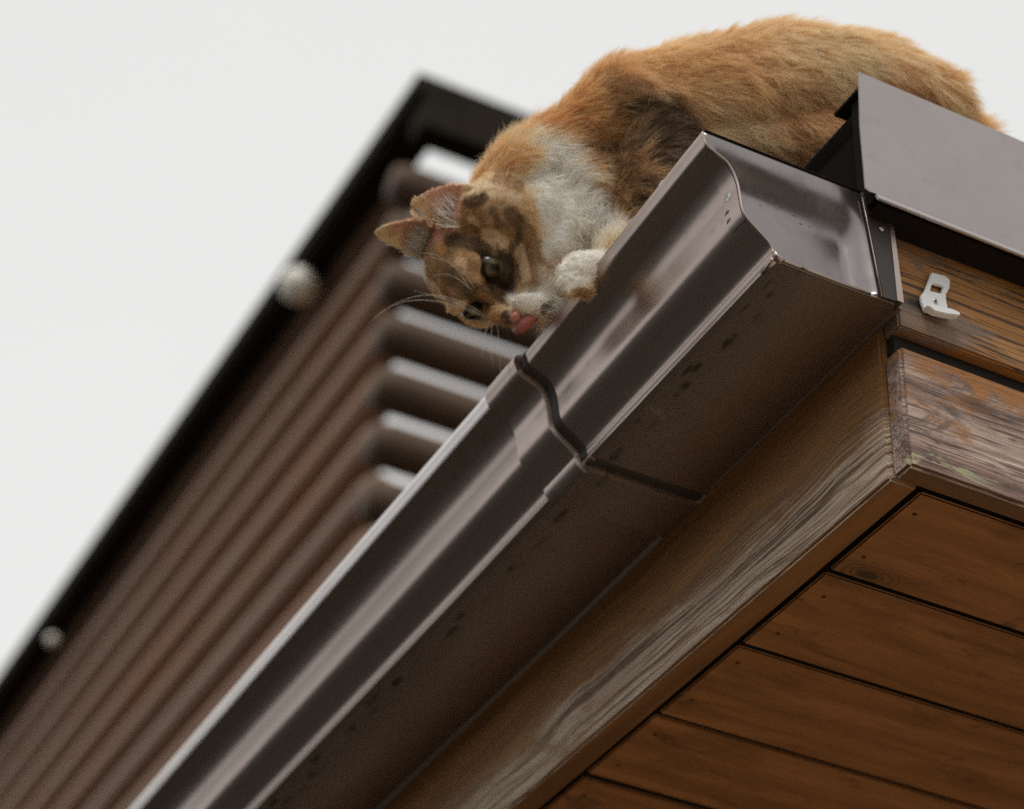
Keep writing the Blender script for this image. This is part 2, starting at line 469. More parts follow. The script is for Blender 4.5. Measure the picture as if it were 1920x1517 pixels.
r0 = [(xshift(zz), yy, zz) for yy, zz in vring(-.045)]
rings.append(r0)
for x_ in xs[0:]:
    rings.append([(x_, yy, zz) for yy, zz in vring(x_)])
m.loft(rings)
m.build('verge_flashing', M_flash, house, auto=25)
m = MB()
m.loft([[(x_, Yf - .0032, .2600 + k_), (x_, Yf - .0064, .2532 + k_), (x_, Yf - .0056, .2520 + k_), (x_, Yf - .0040, .2520 + k_), (x_, Yf - .0012, .2600 + k_)] for x_, k_ in ((-.0385, .0001), (0, 0), (LX, -.004 * LX))])
m.build('flashing_foot', M_foot, house)  # foot in a paler metal than the sheet above
m = MB(); m.box((-.0400, -.0282, .398), (LX, .02, .4010)); m.box((-.0340, -.0300, .2515), (LX, -.0005, .2525)); m.box((-.0350, -.0275, .262), (-.0335, -.001, .398)); m.build('flashing_return_shade', M_dark, house)  # returned top and end, plus a black sheet added as shade below

# ------------------------------------------------------------------ rain gutter
gut = empty('rain_gutter', 'brown metal rain gutter with ogee front, end cap and joint, running along the eave', 'gutter')
S0 = [(-.1945, .2795), (-.1985, .2822), (-.2015, .2810), (-.2032, .2770), (-.2012, .2705), (-.1988, .2640),
      (-.1930, .2612), (-.1871, .2583), (-.1791, .2538), (-.1723, .2444), (-.1682, .2337), (-.1664, .2222), (-.1652, .2120),
      (-.1642, .2060), (-.1622, .2006), (-.1590, .1960), (-.1545, .1918), (-.1486, .1872), (-.1381, .1779), (-.1348, .1724), (-.1345, .1690), (-.1325, .1640),
      (-.1290, .1608), (-.1262, .1612), (-.1245, .1640), (-.0117, .1635), (-.0038, .1633), (-.0044, .1670), (-.0058, .20), (-.0075, .2467), (-.0200, .2840)]
def smooth_prof(p, sub=4, keep=()):
    """Catmull-Rom through the profile"""
    P_ = [np.array(q) for q in p]; out_ = []
    for i in range(len(P_) - 1):
        p0, p1, p2, p3 = P_[max(i-1, 0)], P_[i], P_[i+1], P_[min(i+2, len(P_)-1)]
        if np.linalg.norm(p2 - p1) > .03: p0 = p1; p3 = p2
        for t_ in np.linspace(0, 1, sub, endpoint=False):
            out_.append(.5 * ((2*p1) + (-p0+p2)*t_ + (2*p0-5*p1+4*p2-p3)*t_**2 + (-p0+3*p1-3*p2+p3)*t_**3))
    out_.append(P_[-1]); return out_
def thick(p, t_):
    q = []
    for i in range(len(p)):
        d = p[min(i+1, len(p)-1)] - p[max(i-1, 0)]; d = d / np.linalg.norm(d)
        q.append(p[i] + np.array([-d[1], d[0]]) * t_)                   # towards the trough's inside
    return q
def shell(p, t_=.0011, grow=0.0):
    if grow: p = thick(p, -grow)
    return list(p) + thick(p, t_)[::-1]
base = smooth_prof(S0)
def sag(p, y_):                              # the near length hangs a little open and drops to the joint; the rest falls gently
    k_ = min(1, max(0, y_ / .33))
    q = []
    for x_, z_ in p:
        a_ = min(1, max(0, (z_ - .165) / .115))
        dz = -k_ * (.004 + .0185 * a_)
        if y_ > .33: dz -= (y_ - .33) * .004 + min(1, (y_ - .33) / .3) * .003 * (1 - a_)
        q.append(np.array([x_, z_ + dz]))
    return q
def ring_at(y_, grow=0.0, base_=None): return [(a_, y_, b_) for a_, b_ in shell(sag(base_ or base, y_), grow=grow)]
m = MB(); m.loft([ring_at(y_) for y_ in np.linspace(-.008, .322, 12)])
m.build('gutter_section', M_gutter, gut, auto=40)
m = MB(); m.loft([ring_at(y_, -.0008) for y_ in list(np.linspace(.318, 1.2, 16)) + [1.6, 2.2, 3.0, LY]])
m.build('gutter_section', M_gutter, gut, auto=40)
m = MB(); m.loft([ring_at(y_, g_) for y_, g_ in ((.3315, .0012), (.334, .0060), (.396, .0060), (.3985, .0012))])
m.build('joint_collar', M_gutter, gut, auto=40)
m = MB(); m.loft([ring_at(y_, g_) for y_, g_ in ((.3205, .0004), (.3225, .0014), (.3300, .0014), (.332, .0004))])
m.build('joint_seal', M_rubber, gut, auto=40)
# strip over the far length's lip, sky reflection painted as pale metal
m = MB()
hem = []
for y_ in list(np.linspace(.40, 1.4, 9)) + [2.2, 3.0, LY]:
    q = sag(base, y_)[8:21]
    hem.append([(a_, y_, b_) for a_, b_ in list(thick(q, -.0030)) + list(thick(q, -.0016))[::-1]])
m.loft(hem); m.build('lip_glint', M_glint, gut, auto=40)
# joint clip hooked over the lip
m = MB(); lipj = sag(base, .33)[:26]
lp = thick(lipj, -.0062) ; lp2 = thick(lipj, -.0030)
m.loft([[(a_, y_, b_) for a_, b_ in list(lp) + list(lp2)[::-1]] for y_ in (.345, .372)])
m.build('joint_clip', M_gutter, gut, auto=40)
# end cap: pillow shaped plate inside a thin raised rim
rimp = sag(base, 0)
def front_x(z_):
    best = [q[0] for q in rimp[:int(len(rimp) * .75)] if abs(q[1] - z_) < .006]
    pts = sorted([(q[1], q[0]) for q in rimp[8:84]])
    zs = [a for a, b in pts]; xs_ = [b for a, b in pts]
    return float(np.interp(z_, zs, xs_))
def back_x(z_): return float(np.interp(z_, [.16, .1635, .2467, .29], [-.004, -.0045, -.0085, -.0215]))
def inner_back(z_): return float(np.interp(z_, [.16, .29], [-.0245, -.0400]))
m = MB(); NZ, NX = 44, 30
grid = []
for j in range(NZ + 1):
    z_ = .1635 + (.2815 - .1635) * j / NZ
    row = []
    xa = front_x(z_) + .0016; xb = back_x(z_)
    for i in range(NX + 1):
        u = i / NX; x_ = xa + (xb - xa) * u
        e = .0
        sm = lambda q: (lambda t: t * t * (3 - 2 * t))(min(1, max(0, q)))
        s_ = (inner_back(z_) - x_)
        e = -.0175 * sm((.2815 - z_ - .004) / (.042 + .016 * u)) * sm((s_ + .002) / .020) * sm((z_ - .1640) / .006) * sm((x_ - xa - .0008) / .006)
        row.append((x_, -.0085 - e, z_))
    grid.append(row)
vs = [p for r in grid for p in r]; fs = [(j*(NX+1)+i, j*(NX+1)+i+1, (j+1)*(NX+1)+i+1, (j+1)*(NX+1)+i) for j in range(NZ) for i in range(NX)]
m.add(vs, fs)
cap = m.build('end_cap', M_cap, gut, smooth=True)
sd_ = cap.modifiers.new('thickness', 'SOLIDIFY'); sd_.thickness = .0012; sd_.offset = -1
def strip(pts, name, mat, w_=.0012, par=None):
    m_ = MB(); m_.tube(pts, w_, 8); return m_.build(name, mat, par or gut, smooth=True)
fr = [q for q in rimp[12:] if True]
i_end = next(i for i, q in enumerate(fr) if q[0] > -.012)
strip([(q[0], -.0096, q[1]) for q in fr[:i_end]], 'rim', M_gutter, .00125, cap)
topz = .2815
strip([(grid[-1][i][0], grid[-1][i][1] - .0003, grid[-1][i][2] + .0003) for i in range(0, NX + 1, 2)], 'rim', M_dark, .0010, cap)
# folded flange at the back of the cap, shade painted in its dark colour
m = MB()
fl = []
for z_ in np.linspace(.1625, .279, 14):
    xa, xb = inner_back(z_), back_x(z_)
    yb = -.0100
    fl.append([(xa, yb, z_), (xa + .0012, yb - .0030, z_), (xb - .003, yb - .0045, z_), (xb, yb - .0020, z_), (xb, yb + .008, z_), (xb - .0015, yb + .008, z_), (xb - .004, yb, z_)])
m.loft(fl); m.build('flange', M_flange, cap, auto=30)
m = MB()
m.loft([[(back_x(z_) - w_, -.0152, z_), (back_x(z_) + .0006, -.0152, z_), (back_x(z_) + .0006, -.0135, z_), (back_x(z_) - w_, -.0135, z_)] for z_, w_ in ((.1625, .0062), (.20, .0050), (.2467, .0040), (.272, .0008))])
m.build('flange_edge', M_gutter, cap)
m = MB(); m.tube([(inner_back(z_), -.0122, z_) for z_ in (.1630, .20, .24, .272)], .0007, 6); m.build('flange_edge', M_gutter, cap, smooth=True)
def rivet(c, nrm, r_, par, name='rivet'):
    nrm = Vector(nrm).normalized(); a_ = nrm.orthogonal().normalized(); b_ = nrm.cross(a_); c = Vector(c)
    m_ = MB(); rr = [(0.0, 1.0), (.0006, 1.0), (.0012, .85), (.0016, .6), (.0015, .40), (.0004, .36)]
    m_.loft([[c + nrm * h + (a_ * math.cos(2*math.pi*i/18) + b_ * math.sin(2*math.pi*i/18)) * r_ * s for i in range(18)] for h, s in rr])
    return m_.build(name, M_rivet, par, auto=50)
rivet((-.1675, .0065, .2300), (-1, 0, -.15), .0052, gut)
rivet((-.0215, -.0145, .2400), (0, -1, 0), .0026, gut)
# crimp marks and the cap's turned edge on the ogee front
m = MB()
cz = [q for q in sag(base, 0.004) if .1960 < q[1] < .262 and q[0] < -.15]
m.loft([[(q[0], y_, q[1]) for q in thick(cz, -.0011)] + [(q[0], y_, q[1]) for q in thick(cz, -.0002)[::-1]] for y_ in (-.008, .0135)])
m.build('cap_edge', M_gutter, cap, auto=40)
for z_, l_ in ((.2155, .007), (.2065, .008)):
    m = MB(); x_ = front_x(z_) - .0011
    m.tube([(x_ + .0004, .0135 - l_, z_ + .002), (x_ - .0006, .010, z_ + .0005), (x_ + .0004, .014, z_ - .001)], [.0004, .0011, .0004], 8)
    m.build('crimp', M_gutter, cap, smooth=True)
# sealant smear, solder bead, leaf grit on cap
m = MB()
for a_, r_ in ((0, 1.0), (.35, .8), (.7, .55)):
    p_ = (-.0285 - .0055 * a_, -.0135, .2765 - .0075 * a_)
    m.ball(p_, (.0022 * r_, .0014, .0045 * r_), nu=12, nv=8)
m.build('sealant_smear', M_sealant, gut, smooth=True)
m = MB()
m.tube([(-.1345, -.0115, .1690), (-.1322, -.0120, .1640), (-.1285, -.0120, .1610), (-.1250, -.0115, .1625)], [.0018, .0026, .0024, .0014], 10)
m.tube([(-.1318, -.0080, .1635), (-.1318, .012, .1630)], [.0036, .0024], 10)
m.build('bead_cap', M_gutter, gut, smooth=True)
rg = random.Random(8)
M_grit = plain('yellow_lichen_grit', (.22, .19, .07), .9)
m = MB()
for _ in range(46):
    x_ = rg.gauss(-.105, .016); z_ = .243 + rg.gauss(0, .006) - (x_ + .105) * .15
    j = min(NZ, max(0, int((z_ - .1635) / .118 * NZ))); i = min(NX, max(0, int((x_ - front_x(z_)) / (back_x(z_) - front_x(z_)) * NX)))
    m.ball((x_, grid[j][i][1] - .0002, z_), (rg.uniform(.0005, .0018), .0004, rg.uniform(.0003, .0008)), nu=6, nv=4)
gr_ = m.build('lichen_grit', M_grit, cap); gr_['kind'] = 'stuff'
# small flakes of bare metal along the near lip
for yy, ll in ((.062, .012), (.118, .006), (.150, .004)):
    q = sag(base, yy); zt = q[8][1]; xq = q[8][0]
    m = MB(); m.ball((xq - .0010, yy, zt - .002), (.0006, ll * .5, .0013), nu=8, nv=6)
    m.build('lip_chip', M_sealant, gut, smooth=True)

# ------------------------------------------------------------------ plastic clip on the gable board
clip = empty('plastic_clip', 'small white plastic cable clip with a square hole, screwed to the upper gable board', 'clip')
def cpt(px, py, yy=-.002):
    r_ = CAMR @ np.array([(px - 960) / FPX, -(py - 758.5) / FPX, -1.0]); t_ = (yy - CAMP[1]) / r_[1]
    return CAMP + r_ * t_
def plate(poly, y0, y1, name, par, hole=None, bev=.0008):
    bm = bmesh.new()
    fr_ = [bm.verts.new((p[0], y0, p[1])) for p in poly]
    if hole:
        ho = [bm.verts.new((p[0], y0, p[1])) for p in hole]
        es = [bm.edges.new((fr_[i], fr_[(i+1) % len(fr_)])) for i in range(len(fr_))] + [bm.edges.new((ho[i], ho[(i+1) % len(ho)])) for i in range(len(ho))]
        bmesh.ops.triangle_fill(bm, edges=es, use_beauty=True)
    else: bm.faces.new(fr_)
    r_ = bmesh.ops.extrude_face_region(bm, geom=list(bm.faces))
    for v in r_['geom']:
        if isinstance(v, bmesh.types.BMVert): v.co.y = y1
    bmesh.ops.recalc_face_normals(bm, faces=bm.faces)
    if bev:
        es = [e for e in bm.edges if len(e.link_faces) == 2 and e.calc_face_angle(0) > .6]
        bmesh.ops.bevel(bm, geom=es, offset=bev, segments=2, affect='EDGES', clamp_overlap=True)
    me = bpy.data.meshes.new(name); bm.to_mesh(me); bm.free(); me.materials.append(M_white)
    for p in me.polygons: p.use_smooth = False
    o = bpy.data.objects.new(name, me); C.objects.link(o); o.parent = par; return o
def P2(lst, yy=-.003): return [(cpt(a, b, yy)[0], cpt(a, b, yy)[2]) for a, b in lst]
plate(P2([(1746, 511), (1772, 518), (1781, 526), (1780, 540), (1773, 553), (1774, 566), (1779, 588), (1757, 590), (1733, 584), (1727, 568), (1725, 556), (1733, 546)]), -.0005, -.0040, 'clip_plate', clip,
      P2([(1747, 532), (1768, 538), (1764, 551), (1743, 546)]))
plate(P2([(1731, 578), (1752, 580), (1778, 585), (1793, 592), (1794, 597), (1790, 598), (1766, 595), (1746, 590)], -.006), -.0042, -.0120, 'clip_foot', clip)
m = MB(); cc = cpt(1754, 565, -.004)
def crg(rr, yy): return [(cc[0] + rr * math.cos(2*math.pi*i/18), yy, cc[2] + rr * math.sin(2*math.pi*i/18)) for i in range(18)]
m.loft([crg(.0030, -.0040), crg(.0030, -.0046), crg(.0022, -.0050), crg(.0014, -.0046)]); m.build('screw', M_rivet, clip, auto=50)
m = MB(); m.loft([crg(.0011, -.0047), crg(.0011, -.0050)]); m.build('screw_recess', M_void, clip)

# ------------------------------------------------------------------ log structure far behind
M_log = None
def log_mat():
    g = N('brown_log_wood')
    info = g.n('ShaderNodeObjectInfo')
    v = g.coord(scale=(3, .6, 3))
    n_ = g.noise(v, 1.5, 4, .6)
    c = g.mix(info.outputs['Random'], (.34, .155, .068), (.25, .155, .11))
    c = g.mix(g.rng(n_, .35, .65), c, (.32, .20, .135))
    g.pbsdf(c, .6, bump=n_, bstr=.2, bdist=.01)
    return g.m
M_log = log_mat()
M_logx = plain('ochre_log_wood', (.10, .055, .028), .7, 0, 6, .3)
M_eave = plain('dark_roof_edge_wood', (.022, .016, .010), .9, 0, 5, .3)
M_eave.node_tree.nodes['Principled BSDF'].inputs['Specular IOR Level'].default_value = .15
M_bokeh = plain('cream_bokeh_spot', (.95, .93, .82), .3, 0, 50, .05)
lh = empty('log_building', 'blurred brown log building with a dark roof edge and see-through corner, in the left background', 'log building')
CX, CY = 1.72, 5.126
zt = 5.40
m = MB()
m.box((1.605, 5.026, 5.485), (1.80, 26, 5.567))
m.build('roof', M_eave, lh)
m = MB(); m.box((1.62, 5.17, 5.455), (1.66, 25.9, 5.4845)); m.build('fascia_board', M_eave, lh)
m = MB(); m.box((1.801, 5.026, 5.31), (3.6, 5.16, 5.566)); m.box((1.64, 5.03, 5.31), (1.7995, 5.16, 5.4845)); m.build('end_beam', M_eave, lh)
m = MB(); m.box((1.88, 5.95, -Z0), (1.93, 25.5, 5.50)); m.build('wall', M_eave, lh)
ks = list(range(-26, 5))
for k in ks:
    zc = 4.490 + .250 * k
    if zc > 5.5 or zc < -2.55: continue
    m = MB(); r_ = .078
    L_ = 5.60
    m.tube([(1.83, L_, zc), (1.83, L_ + .03, zc), (1.83, L_ + .08, zc), (1.83, 12, zc + .01), (1.83, 25.6, zc)], [.045, .070, r_, r_, r_], 20)
    m.build('wall_log', M_log, lh, smooth=True)
for k in ks:
    zc = 4.490 + .250 * (k + .5)
    if zc > 5.25 or zc < -2.55: continue
    m = MB()
    m.tube([(1.60, 5.20, zc), (1.66, 5.20, zc), (4.6, 5.20, zc)], [.074, .088, .088], 16)
    m.build('cross_log', M_logx, lh, smooth=True)
m = MB(); m.tube([(4.55, 5.2, -Z0), (4.55, 5.2, 5.4)], .09, 16); m.build('post', M_logx, lh, smooth=True)
for (px_, py_) in ((560, 535), (98, 1200)):  # cream balls added to stand for blurred spots of light
    r_ = CAMR @ np.array([(px_ - 960) / FPX, -(py_ - 758.5) / FPX, -1.0]); t_ = (1.64 - CAMP[0]) / r_[0]; p_ = CAMP + r_ * t_
    m = MB(); m.ball(p_, .085 if px_ > 300 else .034, nu=16, nv=10); m.build('bokeh_spot', M_bokeh, lh, smooth=True)

# ------------------------------------------------------------------ cat
def nrmz(v): v = np.array(v, float); return v / np.linalg.norm(v)
hx = nrmz((-.34, -.85, -.40))
e1 = nrmz(np.array([.78, -.62, 0]) - hx * np.dot(hx, (.78, -.62, 0)))
e2 = np.cross(hx, e1)
if e2[2] < 0: e2 = -e2
th = math.radians(45)
hy = math.cos(th) * e1 + math.sin(th) * e2
hz = np.cross(hx, hy)
HR = CAMR @ np.array([hx, hy, hz]).T            # head axes in world: x right, y forward, z up
HS = 1.20
DH = 2.30
eyemid = at(903, 545, DH)
HC = eyemid - HR @ np.array([0, .034, .007]) * HS
def hp(x, y, z): return HC + HR @ np.array([x, y, z]) * HS
print('head fwd', HR[:, 1], 'up', HR[:, 2])

cb = MB()
def chain(pts, sub=5, flat=None):
    """round cones through (point, radius) pairs"""
    for (a, ra), (b, rb) in zip(pts, pts[1:]):
        a = np.array(a); b = np.array(b)
        n_ = max(2, int(np.linalg.norm(b - a) / (.25 * min(ra, rb)) + 1))
        for t_ in np.linspace(0, 1, n_):
            cb.ball(a + (b - a) * t_, ra + (rb - ra) * t_, nu=18, nv=10)
def pr(px, py, r, d): return (at(px, py, d), (r) * d / FPX)
trunk = [pr(1728, 212, 88, 2.46), pr(1625, 192, 124, 2.47), pr(1465, 185, 136, 2.46), pr(1320, 212, 132, 2.43), pr(1190, 222, 114, 2.40), pr(1085, 285, 84, 2.38), pr(995, 330, 80, 2.355), pr(945, 400, 82, 2.335)]
SPINE = [p for p, r in trunk]
chain(trunk)
chain([pr(1690, 260, 92, 2.45), pr(1600, 290, 92, 2.43), pr(1450, 262, 96, 2.43), pr(1320, 290, 90, 2.40)])
chain([pr(1230, 290, 92, 2.37), pr(1215, 350, 74, 2.34), pr(1190, 415, 48, 2.31)])           # near shoulder and upper arm
chain([pr(1190, 415, 46, 2.31), pr(1168, 462, 34, 2.28), pr(1128, 503, 30, 2.245)])            # forearm
chain([pr(1085, 360, 80, 2.35), pr(1085, 420, 66, 2.325), pr(1060, 470, 50, 2.31)])           # chest and throat
chain([pr(1010, 400, 76, 2.33), pr(1020, 470, 52, 2.315), pr(1010, 520, 40, 2.305)])
PAW = at(1090, 512, 2.222)
chain([pr(1128, 503, 30, 2.245), pr(1086, 511, 36, 2.224)])
chain([pr(838, 414, 16, 2.322), pr(850, 400, 16, 2.325)])
for (tx, ty, tr, td) in ((1062, 508, 17, 2.213), (1060, 528, 17, 2.208), (1073, 545, 16, 2.205), (1095, 546, 15, 2.207)):
    chain([(PAW, .013), pr(tx, ty, tr, td)])
# far front leg down into the trough, hind legs on the roof, tail behind the flashing
chain([(at(1290, 330, 2.42), .036), (np.array([-.085, .215, .30]), .022), (np.array([-.095, .235, .20]), .016), (np.array([-.115, .235, .186]), .018)])
hip = at(1640, 280, 2.44)
chain([(hip, .045), (np.array([hip[0] + .02, hip[1] + .02, .43]), .026), (np.array([hip[0] - .05, hip[1] + .02, .418]), .017)])
chain([(hip + np.array([.02, .09, 0]), .04), (np.array([hip[0] + .03, hip[1] + .11, .43]), .026), (np.array([hip[0] - .04, hip[1] + .11, .418]), .017)])
tl = [pr(1790, 242, 48, 2.47), pr(1845, 275, 26, 2.50), (np.array([.30, .18, .425]), .013), (np.array([.33, .26, .42]), .012), (np.array([.28, .34, .42]), .010)]
chain(tl)
# head
def hb(c, r, rot=None): cb.ball(hp(*c), tuple(q * HS for q in r), HR if rot is None else HR @ rot, 28, 18)
hb((-.001, -.008, .003), (.0345, .040, .0305))
hb((-.001, .014, .0150), (.0245, .0235, .0180))
for s in (-1, 1):
    hb((s*.0215, .010, -.012), (.0195 if s > 0 else .0215, .023, .019))
    hb((s*.0165, .026, .0185), (.011, .009, .0065))                   # brow
    hb((s*.0170, .030, -.0075), (.0105, .011, .009))                  # under-eye
    hb((s*.0085, .0475, -.0185), (.0110, .0125, .0095))               # whisker pads
for t_ in np.linspace(0, 1, 9):
    c_ = np.array([0, .026, .008]) * (1 - t_) + np.array([0, .0545, -.0085]) * t_
    hb(tuple(c_), (.0105 - .0030 * t_, .010 - .003 * t_, .009 - .003 * t_))
hb((0, .030, -.018), (.016, .020, .012))
hb((0, .0415, -.0315), (.0085, .0105, .0070))                         # chin
hb((0, .014, -.024), (.019, .024, .014))
chain([pr(938, 588, 20, 2.292), pr(965, 594, 15, 2.283)])
chain([pr(980, 572, 20, 2.283), pr(1018, 574, 25, 2.290)])
chain([pr(1030, 520, 36, 2.300), pr(1028, 565, 27, 2.297), pr(1014, 600, 11, 2.300)])
# ears: cupped shells
EARS = []
def ear(tip, bl, br, nrm, cup, round_=1.9, th_=.0034):
    tip, bl, br, nrm = (np.array(q, float) for q in (tip, bl, br, nrm)); nrm = nrmz(nrm)
    NU, NV = 14, 16; A_ = []; B_ = []
    for j in range(NV + 1):
        v = j / NV; c_ = (bl + br) / 2 * (1 - v) + tip * v
        w_ = (br - bl) / 2 * max(0.04, (1 - v ** round_) ** .62)
        for i in range(NU + 1):
            u = -1 + 2 * i / NU
            p = c_ + w_ * u - nrm * cup * (1 - u * u) * (1 - v * .75) + nrm * .004 * v * v
            A_.append(p + nrm * th_ / 2); B_.append(p - nrm * th_ / 2)
    n_ = NU + 1; fs = []
    off = len(A_)
    for j in range(NV):
        for i in range(NU):
            a = j*n_+i
            fs.append((a, a+1, a+n_+1, a+n_)); fs.append((off+a, off+a+n_, off+a+n_+1, off+a+1))
    bd = [i for i in range(n_)] + [j*n_+NU for j in range(1, NV+1)] + [NV*n_+i for i in range(NU-1, -1, -1)] + [j*n_ for j in range(NV-1, 0, -1)]
    for k in range(len(bd)):
        a, b = bd[k], bd[(k+1) % len(bd)]; fs.append((a, b, off+b, off+a))
    cb.add(A_ + B_, fs)
    EARS.append(dict(c=(bl + br) / 2, tip=tip, n=nrm, w=np.linalg.norm(br - bl) / 2, bl=bl, br=br))
cam_back = CAMR[:, 2]; cam_up = CAMR[:, 1]; cam_r = CAMR[:, 0]
ear(at(766, 384, 2.300), at(885, 345, 2.318), at(858, 436, 2.300), cam_back * .85 - cam_up * .35 - cam_r * .25, .016, 2.2)
ear(at(703, 431, 2.330), at(828, 412, 2.325), at(808, 492, 2.352), -cam_up * .80 + cam_back * .32 - cam_r * .35, .012, 1.5)
chain([(at(880, 385, 2.318), .013), (at(870, 415, 2.318), .014)])
chain([(at(835, 450, 2.335), .014), (at(845, 470, 2.33), .014)])

me = bpy.data.meshes.new('tmp'); me.from_pydata(cb.v, [], cb.f); me.validate()
tmp = bpy.data.objects.new('tmp', me); C.objects.link(tmp)
rm = tmp.modifiers.new('r', 'REMESH'); rm.mode = 'VOXEL'; rm.voxel_size = .0018; rm.use_smooth_shade = True
smo = tmp.modifiers.new('s', 'SMOOTH'); smo.factor = .5; smo.iterations = 6
dg = bpy.context.evaluated_depsgraph_get(); dg.update()
bme = bpy.data.meshes.new_from_object(tmp.evaluated_get(dg)); bme.name = 'cat'
bpy.data.objects.remove(tmp)
cat = bpy.data.objects.new('cat', bme); C.objects.link(cat)
cat['label'] = 'orange, brown and white cat leaning off the roof and licking the lip of the gutter'
cat['category'] = 'cat'
nv = len(bme.vertices)
V = np.empty(nv * 3); bme.vertices.foreach_get('co', V); V = V.reshape(-1, 3)
VN = np.empty(nv * 3); bme.vertices.foreach_get('normal', VN); VN = VN.reshape(-1, 3)
bme.polygons.foreach_set('use_smooth', np.ones(len(bme.polygons), bool))
print('cat verts', nv)
from mathutils.bvhtree import BVHTree
bvh = BVHTree.FromObject(cat, dg) if False else BVHTree.FromPolygons([tuple(v) for v in V], [tuple(p.vertices) for p in bme.polygons])
def onskin(px, py):
    r_ = CAMR @ np.array([(px - 960) / FPX, -(py - 758.5) / FPX, -1.0])
    h = bvh.ray_cast(Vector(CAMP), Vector(nrmz(r_)))
    if h[0] is None:
        h = bvh.find_nearest(Vector(at(px, py, 2.32)))
    return np.array(h[0])
RS = np.random.RandomState(5)
_w = [(RS.normal(size=3), RS.uniform(0, 6.28)) for _ in range(28)]
def snoise(P_, freq, k0=0, nw=9):
    s_ = np.zeros(len(P_))
    for i in range(nw):
        d, ph = _w[(k0 + i) % len(_w)]
        s_ += np.sin(P_ @ (d * freq) + ph + 1.3 * np.sin(P_ @ (np.roll(d, 1) * freq * .7) + ph * 2))
    return s_ / math.sqrt(nw)
O = (.88, .61, .33); OD = (.76, .46, .20); T = (.97, .77, .55); B = (.135, .075, .036); MBr = (.40, .225, .10)
W_ = (.99, .95, .86); G_ = (.24, .165, .09); PK = (.62, .30, .21); CR = (.90, .76, .56); GW = (.93, .86, .74)
